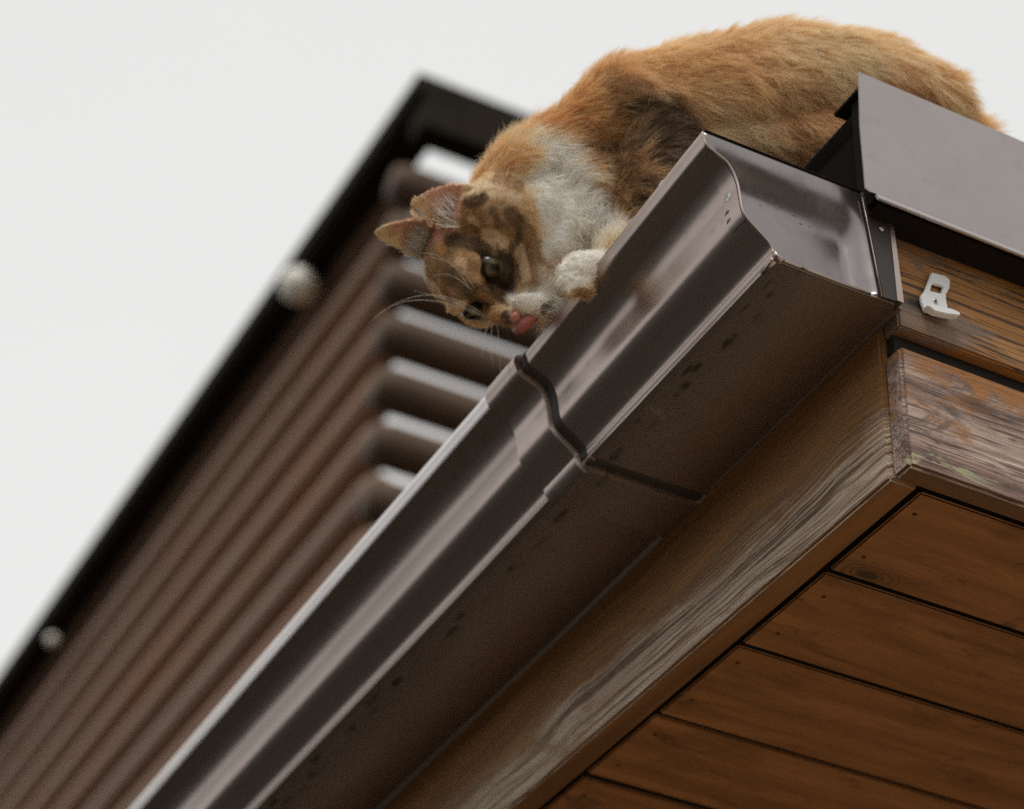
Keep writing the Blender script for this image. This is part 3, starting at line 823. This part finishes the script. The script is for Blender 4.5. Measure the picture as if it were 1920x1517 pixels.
# coat patches: (start, end, radius in photo px, colour, strength)
PATCH = [
 # body
 ((1480, 60), (1680, 100), 95, T, .55), ((1560, 150), (1640, 130), 45, CR, .5), ((1150, 110), (1080, 180), 60, O, .9), ((1060, 150), (1030, 230), 40, OD, .7),
 ((1360, 230), (1400, 290), 45, T, .8), ((1300, 140), (1380, 170), 50, O, .5), ((1750, 110), (1830, 200), 55, OD, .35),
 ((1150, 180), (1260, 220), 42, MBr, .75), ((1210, 215), (1275, 250), 42, B, .95), ((1180, 260), (1270, 310), 50, B, .75), ((1190, 350), (1260, 330), 48, MBr, .7),
 ((1110, 290), (1170, 330), 36, MBr, .8), ((1150, 380), (1190, 400), 36, MBr, .8), ((1120, 250), (1180, 240), 26, OD, .6), ((1130, 400), (1150, 420), 20, O, .6),
 ((1470, 250), (1520, 290), 40, OD, .35), ((1200, 300), (1240, 360), 14, O, .5), ((1160, 340), (1200, 290), 10, O, .5),
 ((1170, 200), (1235, 300), 14, (.09, .05, .025), .7), ((1215, 200), (1285, 300), 12, (.10, .055, .028), .7), ((1140, 330), (1215, 345), 9, (.10, .055, .028), .7), ((1165, 395), (1205, 375), 8, (.09, .05, .025), .7), ((1120, 270), (1150, 300), 8, (.12, .07, .03), .6), ((1400, 300), (1450, 270), 12, MBr, .35), ((1530, 230), (1560, 260), 12, OD, .5), ((1640, 120), (1670, 160), 10, OD, .5),
 # bib and neck
 ((985, 215), (1000, 275), 20, W_, .9), ((1010, 290), (1060, 380), 50, W_, 1), ((1060, 390), (1105, 450), 52, W_, 1), ((1060, 450), (1090, 480), 50, GW, .8), ((1130, 440), (1160, 450), 30, W_, 1),
 ((930, 245), (960, 235), 22, CR, .8), ((900, 300), (950, 310), 32, O, .8), ((965, 262), (985, 300), 12, O, .8), ((1000, 240), (1008, 262), 8, O, .7), ((860, 330), (920, 345), 16, T, .8), ((935, 335), (965, 350), 16, MBr, .6),
 ((1010, 480), (1030, 560), 30, GW, .9), ((1040, 400), (1062, 500), 10, T, .35),
 # head
 ((835, 460), (960, 530), 88, (.46, .28, .125), .80), ((900, 560), (930, 590), 30, (.50, .30, .13), .5),
 ((870, 400), (900, 430), 36, MBr, .8), ((950, 385), (972, 415), 32, MBr, .6), ((985, 370), (1000, 440), 14, O, .8), ((930, 360), (960, 370), 16, T, .6),
 ((990, 440), (1000, 480), 18, MBr, .9), ((975, 470), (985, 520), 13, T, .8), ((955, 400), (975, 420), 14, B, .7), ((880, 380), (905, 372), 12, B, .9), ((925, 395), (935, 425), 9, B, .6),
 ((851, 423), (858, 432), 10, CR, .8), ((917, 441), (925, 446), 16, T, .8), ((885, 412), (895, 420), 8, T, .7), ((941, 450), (946, 458), 10, T, .7),
 ((850, 450), (905, 475), 20, B, .75), ((826, 455), (832, 470), 8, OD, .9), ((862, 489), (947, 581), 11, T, .6), ((850, 520), (905, 565), 20, G_, .9), ((835, 500), (850, 560), 12, MBr, .8),
 ((895, 455), (905, 500), 10, B, .8), ((945, 490), (952, 545), 20, (.09, .05, .025), .95), ((930, 545), (945, 560), 10, B, .8), ((975, 440), (960, 470), 8, B, .6), ((905, 485), (925, 530), 17, (.07, .04, .02), 1),
 ((885, 583), (890, 588), 17, B, .95), ((864, 572), (872, 566), 7, T, .9), ((905, 555), (935, 590), 8, OD, .7), ((912, 604), (925, 606), 8, CR, .8),
 ((795, 500), (800, 520), 14, W_, .9), ((815, 535), (845, 580), 9, CR, .9),
 # muzzle
 ((1030, 340), (1045, 470), 24, W_, .95),
 ((965, 560), (990, 570), 15, W_, .9), ((1000, 555), (1040, 575), 28, W_, 1), ((948, 588), (956, 596), 7, (.10, .04, .03), .9), ((1005, 605), (1020, 612), 9, W_, 1),
 ((1030, 545), (1045, 590), 26, W_, .9), ((1016, 568), (1019, 588), 5, (.03, .015, .012), 1.0),
 # paw
 ((1085, 500), (1115, 480), 44, W_, 1), ((1065, 515), (1070, 530), 20, W_, 1), ((1080, 550), (1105, 548), 9, MBr, .9),
]
_pc = []
for a, b, r, col, st in PATCH:
    A3, B3 = onskin(*a), onskin(*b)
    _pc.append((A3, B3, r * 2.33 / FPX, np.array(col), st))
HINV = HR.T / HS
def coat(P_, NN):
    n1 = snoise(P_, 26); n2 = snoise(P_, 70, 5); n3 = snoise(P_, 170, 11)
    col = np.tile(np.array(O), (len(P_), 1))
    f = np.clip(.5 + .35 * n1 + .15 * n2, 0, 1)[:, None]
    col = col * (1 - f * .5) + np.array(T) * f * .5
    f = np.clip(-.25 - .3 * n1 + .3 * n2, 0, 1)[:, None]
    col = col * (1 - f * .7) + np.array(OD) * f * .7
    # under side paler
    f = (np.clip(-NN[:, 2] - .2, 0, 1) * .5)[:, None]
    col = col * (1 - f) + np.array(CR) * f
    for A3, B3, r, c_, st in _pc:
        ab = B3 - A3; L2 = max(1e-9, ab @ ab)
        t_ = np.clip((P_ - A3) @ ab / L2, 0, 1)
        d = np.linalg.norm(P_ - (A3 + t_[:, None] * ab), axis=1) / r
        d = d + .16 * n2 * min(1, .02 / r) + .12 * n3
        sh = .48 if r < .012 else .55
        f = (np.clip((1 + sh * .45 - d) / sh, 0, 1) * st)[:, None]
        col = col * (1 - f) + c_ * f
    for E in EARS:
        ax = E['tip'] - E['c']; L_ = np.linalg.norm(ax); ax = ax / L_
        q = P_ - E['c']; h = q @ ax
        wv_ = nrmz(E['br'] - E['bl']); u = q @ wv_
        near = (h > .004) & (h < L_ * 1.1) & (np.abs(u) < E['w'] * 1.25) & (np.abs(q @ E['n'] + .008) < .017)
        inner = near & (NN @ E['n'] > .0)
        outer = near & ~inner & (h > .008)
        col[outer] = col[outer] * .45 + np.array((.70, .38, .20)) * .55
        k_ = np.clip(h[inner] / L_, 0, 1)[:, None]
        col[inner] = np.array((.72, .42, .31)) * (1 - k_) + np.array((.88, .58, .43)) * k_
    return col
def put_color(me_, colv):
    at_ = me_.color_attributes.new('coat', 'FLOAT_COLOR', 'POINT')
    c4 = np.ones((len(colv), 4), np.float32); c4[:, :3] = colv
    at_.data.foreach_set('color', c4.ravel())
vc = coat(V, VN)
put_color(bme, vc * .8)
g = N('cat_skin')
ca = g.n('ShaderNodeVertexColor', layer_name='coat')
g.pbsdf(ca.outputs['Color'], .8)
bme.materials.clear(); bme.materials.append(g.m)
# short coat as fine tapered blades
M_fur = N('cat_fur')
ca = M_fur.n('ShaderNodeVertexColor', layer_name='coat')
df = M_fur.n('ShaderNodeBsdfDiffuse'); tr = M_fur.n('ShaderNodeBsdfTranslucent'); gl = M_fur.n('ShaderNodeBsdfGlossy')
gl.inputs['Roughness'].default_value = .45
M_fur.l(ca.outputs['Color'], df.inputs['Color']); M_fur.l(ca.outputs['Color'], tr.inputs['Color'])
ms = M_fur.n('ShaderNodeMixShader'); ms.inputs[0].default_value = .50
M_fur.l(df.outputs[0], ms.inputs[1]); M_fur.l(tr.outputs[0], ms.inputs[2])
ms2 = M_fur.n('ShaderNodeMixShader'); ms2.inputs[0].default_value = .02
M_fur.l(ms.outputs[0], ms2.inputs[1]); M_fur.l(gl.outputs[0], ms2.inputs[2])
M_fur.l(ms2.outputs[0], M_fur.o.inputs['Surface'])
bme.calc_loop_triangles()
nt_ = len(bme.loop_triangles); TI = np.empty(nt_ * 3, np.int32); bme.loop_triangles.foreach_get('vertices', TI); TI = TI.reshape(-1, 3)
a_, b_, c_ = V[TI[:, 0]], V[TI[:, 1]], V[TI[:, 2]]
ar = np.linalg.norm(np.cross(b_ - a_, c_ - a_), axis=1) / 2
cen = (a_ + b_ + c_) / 3
EYES = [hp(s * .0205, .0335, .0065) for s in (-1, 1)]
NOSE = hp(0, .060, -.012)
hd = (cen - HC) @ HINV.T if False else ((cen - HC) @ HR) / HS                # head coordinates of every triangle
inhead = (np.linalg.norm(hd * np.array([1, .8, 1]), axis=1) < .058)
dens = np.where(inhead, 3.2, 1.0)
dens *= np.where(((cen - CAMP) @ CAMR[:, 2]) < -2.60, .3, 1)
wgt = ar * dens; wgt /= wgt.sum()
NF = 150000
bpy.context.view_layer.update()
ti = np.random.RandomState(3).choice(nt_, NF, p=wgt)
rr = np.random.RandomState(7)
u1 = np.sqrt(rr.rand(NF)); u2 = rr.rand(NF)
root = a_[ti] * (1 - u1)[:, None] + b_[ti] * (u1 * (1 - u2))[:, None] + c_[ti] * (u1 * u2)[:, None]
nrm_ = VN[TI[ti, 0]]
# growth direction
SP = np.array(SPINE[::-1])                                              # head -> tail
flow = np.zeros_like(root); best = np.full(NF, 1e9)
for i in range(len(SP) - 1):
    ab = SP[i+1] - SP[i]; t_ = np.clip((root - SP[i]) @ ab / (ab @ ab), 0, 1)
    d = np.linalg.norm(root - SP[i] - t_[:, None] * ab, axis=1)
    k_ = d < best; best[k_] = d[k_]; flow[k_] = nrmz(ab)
flow = flow + np.array([0, 0, -.55])
hdr = ((root - HC) @ HR) / HS
hw = np.clip((.070 - np.linalg.norm(hdr * np.array([1, .8, 1]), axis=1)) / .02, 0, 1)
fromnose = root - NOSE; fromnose /= np.linalg.norm(fromnose, axis=1)[:, None]
flow = flow * (1 - hw)[:, None] + fromnose * hw[:, None] * 1.2
# neck and bib hang towards the chest
cl = np.stack([snoise(root, 90, k) for k in (0, 7, 14)], 1); cl2 = np.stack([snoise(root, 260, k) for k in (3, 9, 17)], 1)
flow = flow + .34 * cl * (1 - .6 * hw)[:, None] + .30 * cl2 * (1 - .5 * hw)[:, None] + .16 * rr.normal(size=(NF, 3))
flow -= nrm_ * np.sum(flow * nrm_, 1)[:, None]
flow /= np.linalg.norm(flow, axis=1)[:, None] + 1e-9
lift = (np.where(hw > .5, .28, .40) + .25 * np.clip(nrm_[:, 2], 0, 1) * (1 - hw))[:, None] + .10 * rr.rand(NF, 1)
d0 = flow + nrm_ * lift * 1.3; d0 /= np.linalg.norm(d0, axis=1)[:, None]
length = .0190 * (1 + .25 * snoise(root, 60, 2)) * (1 - hw) + .0055 * hw
muz = np.clip((.034 - np.linalg.norm(root - hp(0, .050, -.014), axis=1)) / .02, 0, 1)
length = length * (1 - muz) + .0042 * muz
pawd = np.linalg.norm(root - PAW, axis=1)
length = np.where(pawd < .035, .006, length)
for E in EARS:
    ax = E['tip'] - E['c']; L_ = np.linalg.norm(ax); q = root - E['c']; h = q @ ax / L_
    near = (h > -.1) & (h < 1.4) & (np.abs(q @ nrmz(E['br'] - E['bl'])) < E['w'] * 1.45) & (np.abs(q @ E['n']) < .032)
    soft = (h > -.6) & (h <= -.1) & (np.linalg.norm(q, axis=1) < .040)
    length = np.where(soft, np.minimum(length, .008), length)
    length = np.where(near, .0030, length)
for e_ in EYES:
    de = np.linalg.norm(root - e_, axis=1)
    length = np.where(de < .019, np.minimum(length, .0030), length)
    length = np.where(de < .0132, .0004, length)
length = np.maximum(length, .0004) * rr.uniform(.7, 1.2, NF)
width = np.where(hw > .3, .00022, .00036) * rr.uniform(.7, 1.3, NF)
ccol = coat(root, nrm_)
agouti = rr.uniform(.72, 1.28, NF)[:, None]
lum = ccol.mean(1, keepdims=True); agouti = 1 + (agouti - 1) * np.clip(1.3 - lum * 1.3, .15, 1)
tipc = np.clip(ccol * agouti * 1.12 + .02, 0, .95); rootc = ccol * agouti * 1.0
side = np.cross(d0, nrm_); side /= np.linalg.norm(side, axis=1)[:, None]
roll = rr.normal(0, .5, NF)[:, None]
side = side * np.cos(roll) + np.cross(d0, side) * np.sin(roll)
g_ = np.array([0, 0, -1.0])
LV = [0, .35, .7, 1.0]; WV = [.8, 1.0, .65, 0]
pts = []; colv = []
for t_, w_ in zip(LV, WV):
    c0 = root + (d0 * t_ + (flow - nrm_ * .15) * (t_ * t_ * .45) + g_ * t_ * t_ * .10 - nrm_ * .02) * length[:, None]
    cc_ = rootc * (1 - t_) + tipc * t_
    if w_ > 0:
        pts += [c0 - side * (width * w_)[:, None], c0 + side * (width * w_)[:, None]]; colv += [cc_, cc_]
    else: pts.append(c0); colv.append(cc_)
FV = np.stack(pts, 1).reshape(-1, 3); FC = np.stack(colv, 1).reshape(-1, 3)
k7 = np.arange(NF)[:, None] * 7
quads = np.concatenate([k7 + np.array([0, 1, 3, 2]), k7 + np.array([2, 3, 5, 4])], 1).reshape(-1)
tris = (k7 + np.array([4, 5, 6])).reshape(-1)
fm = bpy.data.meshes.new('fur')
fm.vertices.add(len(FV)); fm.vertices.foreach_set('co', FV.ravel().astype(np.float32))
lv = np.concatenate([quads, tris]).astype(np.int32)
fm.loops.add(len(lv)); fm.loops.foreach_set('vertex_index', lv)
npoly = NF * 3; ls = np.concatenate([np.arange(NF * 2) * 4, NF * 8 + np.arange(NF) * 3]).astype(np.int32)
fm.polygons.add(npoly); fm.polygons.foreach_set('loop_start', ls)
try: fm.polygons.foreach_set('loop_total', np.concatenate([np.full(NF * 2, 4), np.full(NF, 3)]).astype(np.int32))
except Exception: pass
fm.update(calc_edges=True)
fm.polygons.foreach_set('use_smooth', np.ones(npoly, bool))
put_color(fm, FC)
fm.materials.append(M_fur.m)
fur = bpy.data.objects.new('fur', fm); C.objects.link(fur); fur.parent = cat
# eyes
g = N('cat_eye')
v = g.coord()
ln = g.n('ShaderNodeSeparateXYZ'); g.l(v, ln.inputs[0])
ex = g.math('MULTIPLY', ln.outputs['X'], 1.7)
rad = g.math('SQRT', g.math('ADD', g.math('MULTIPLY', ex, ex), g.math('MULTIPLY', ln.outputs['Y'], ln.outputs['Y'])))
rad2 = g.math('SQRT', g.math('ADD', g.math('MULTIPLY', ln.outputs['X'], ln.outputs['X']), g.math('MULTIPLY', ln.outputs['Y'], ln.outputs['Y'])))
iris = g.ramp(g.noise(v, 900, 3), [(.3, (.055, .050, .014)), (.7, (.12, .105, .034))])
c = g.mix(g.rng(rad, .0060, .0070), (.003, .003, .003), iris)
c = g.mix(g.rng(rad2, .0088, .0098), c, (.02, .012, .008))
p = g.pbsdf(c, .14)
for s in (-1, 1):
    m = MB(); m.ball((0, 0, 0), .0116, nu=24, nv=16)
    e = m.build('eye', g.m, cat, smooth=True)
    gaze = HR @ nrmz((s * .38, .85, -.10)); up_ = HR[:, 2]
    X_ = nrmz(np.cross(up_, gaze)); Y_ = np.cross(gaze, X_)
    Mx = Matrix([[X_[i], Y_[i], gaze[i], 0] for i in range(3)] + [[0, 0, 0, 1]])
    q = hp(s * .0193, .0290, .0060)
    Mx = Matrix.Translation(Vector(q)) @ Mx
    e.matrix_local = Mx
M_pink = plain('nose_leather', (.50, .20, .15), .45, 0, 900, .25, .1)
M_tong = plain('wet_tongue', (.40, .12, .10), .35, 0, 1500, .15, .3)
m = MB()
NC = at(966, 596, 2.276)
m.ball(NC, (.0052 * HS, .0040 * HS, .0045 * HS), HR, 20, 14)
for s in (-1, 1): m.ball(NC + HR @ np.array([s * .0040, -.0012, -.0012]) * HS, .0024 * HS, nu=12, nv=8)
m.build('nose', M_pink, cat, smooth=True)
m = MB()
tg = [at(1012, 590, 2.288), at(998, 598, 2.276), at(985, 608, 2.272), at(973, 617, 2.273), at(964, 624, 2.278)]
rings = []
tw = nrmz(CAMR @ np.array([-.55, .75, .15])); tn = nrmz(CAMR @ np.array([.1, -.15, 1]))
for p_, w_ in zip(tg, (.0030, .0050, .0062, .0058, .0028)):
    rings.append([p_ + tw * math.cos(a) * w_ + tn * (math.sin(a) * .0022 - .0022 * abs(math.cos(a))) for a in np.linspace(0, 2*math.pi, 18, endpoint=False)])
m.loft(rings); m.build('tongue', M_tong, cat, smooth=True)
# whiskers
M_wh = plain('whisker', (.75, .72, .66), .35, 0, 10, .05, 0)
def whisker(pts, r_=.00028):
    P_ = [np.array(q, float) for q in pts]; out_ = []
    for t_ in np.linspace(0, 1, 16):
        a = [(1-t_)**2, 2*t_*(1-t_), t_*t_]
        out_.append(P_[0]*a[0] + P_[1]*a[1] + P_[2]*a[2])
    m_ = MB(); m_.tube(out_, [r_ * (1 - .75 * i / 15) for i in range(16)], 5); m_.build('whisker', M_wh, cat, smooth=True)
for a, b, c3 in (((905, 588, 2.30), (790, 510, 2.27), (692, 606, 2.28)), ((900, 592, 2.30), (770, 530, 2.28), (700, 598, 2.29)), ((915, 597, 2.30), (850, 560, 2.28), (775, 545, 2.27)),
                 ((890, 540, 2.28), (850, 480, 2.25), (795, 482, 2.24)), ((885, 545, 2.28), (840, 500, 2.25), (812, 520, 2.24)), ((880, 540, 2.28), (840, 470, 2.25), (790, 475, 2.24)),
                 ((920, 600, 2.30), (900, 640, 2.28), (905, 670, 2.28)),
                 ((925, 602, 2.30), (915, 650, 2.28), (925, 690, 2.28)), ((930, 604, 2.30), (940, 640, 2.28), (938, 700, 2.28))):
    whisker([at(*a), at(*b), at(*c3)])
# claws-free white tufts inside the ears
def tuft(E, n_, L_, seed, c_=(.80, .76, .68)):
    r3 = np.random.RandomState(seed); m_ = MB()
    ax = nrmz(E['tip'] - E['c']); wv_ = nrmz(E['br'] - E['bl'])
    for _ in range(n_):
        u = r3.uniform(.0, .9); 
        b0 = E['c'] + wv_ * E['w'] * u + ax * r3.uniform(0, .012) - E['n'] * .010 * (1 - u)
        d_ = nrmz(-wv_ * r3.uniform(.1, .9) + ax * r3.uniform(.3, 1.0) + E['n'] * r3.uniform(.1, .5))
        b1 = b0 + d_ * L_ * .5; b2 = b0 + d_ * L_ + ax * .002
        m_.tube([b0, b1, b2], [.00035, .0003, .00008], 4)
    o_ = m_.build('ear_tuft', M_wh, cat, smooth=True); o_['kind'] = 'stuff'
tuft(EARS[0], 46, .022, 1); tuft(EARS[1], 150, .024, 2)

# ------------------------------------------------------------------ lift everything from eave height to true height
for o in bpy.data.objects:
    if o.parent is None and o.type in ('MESH', 'EMPTY'):
        o.location.z += Z0
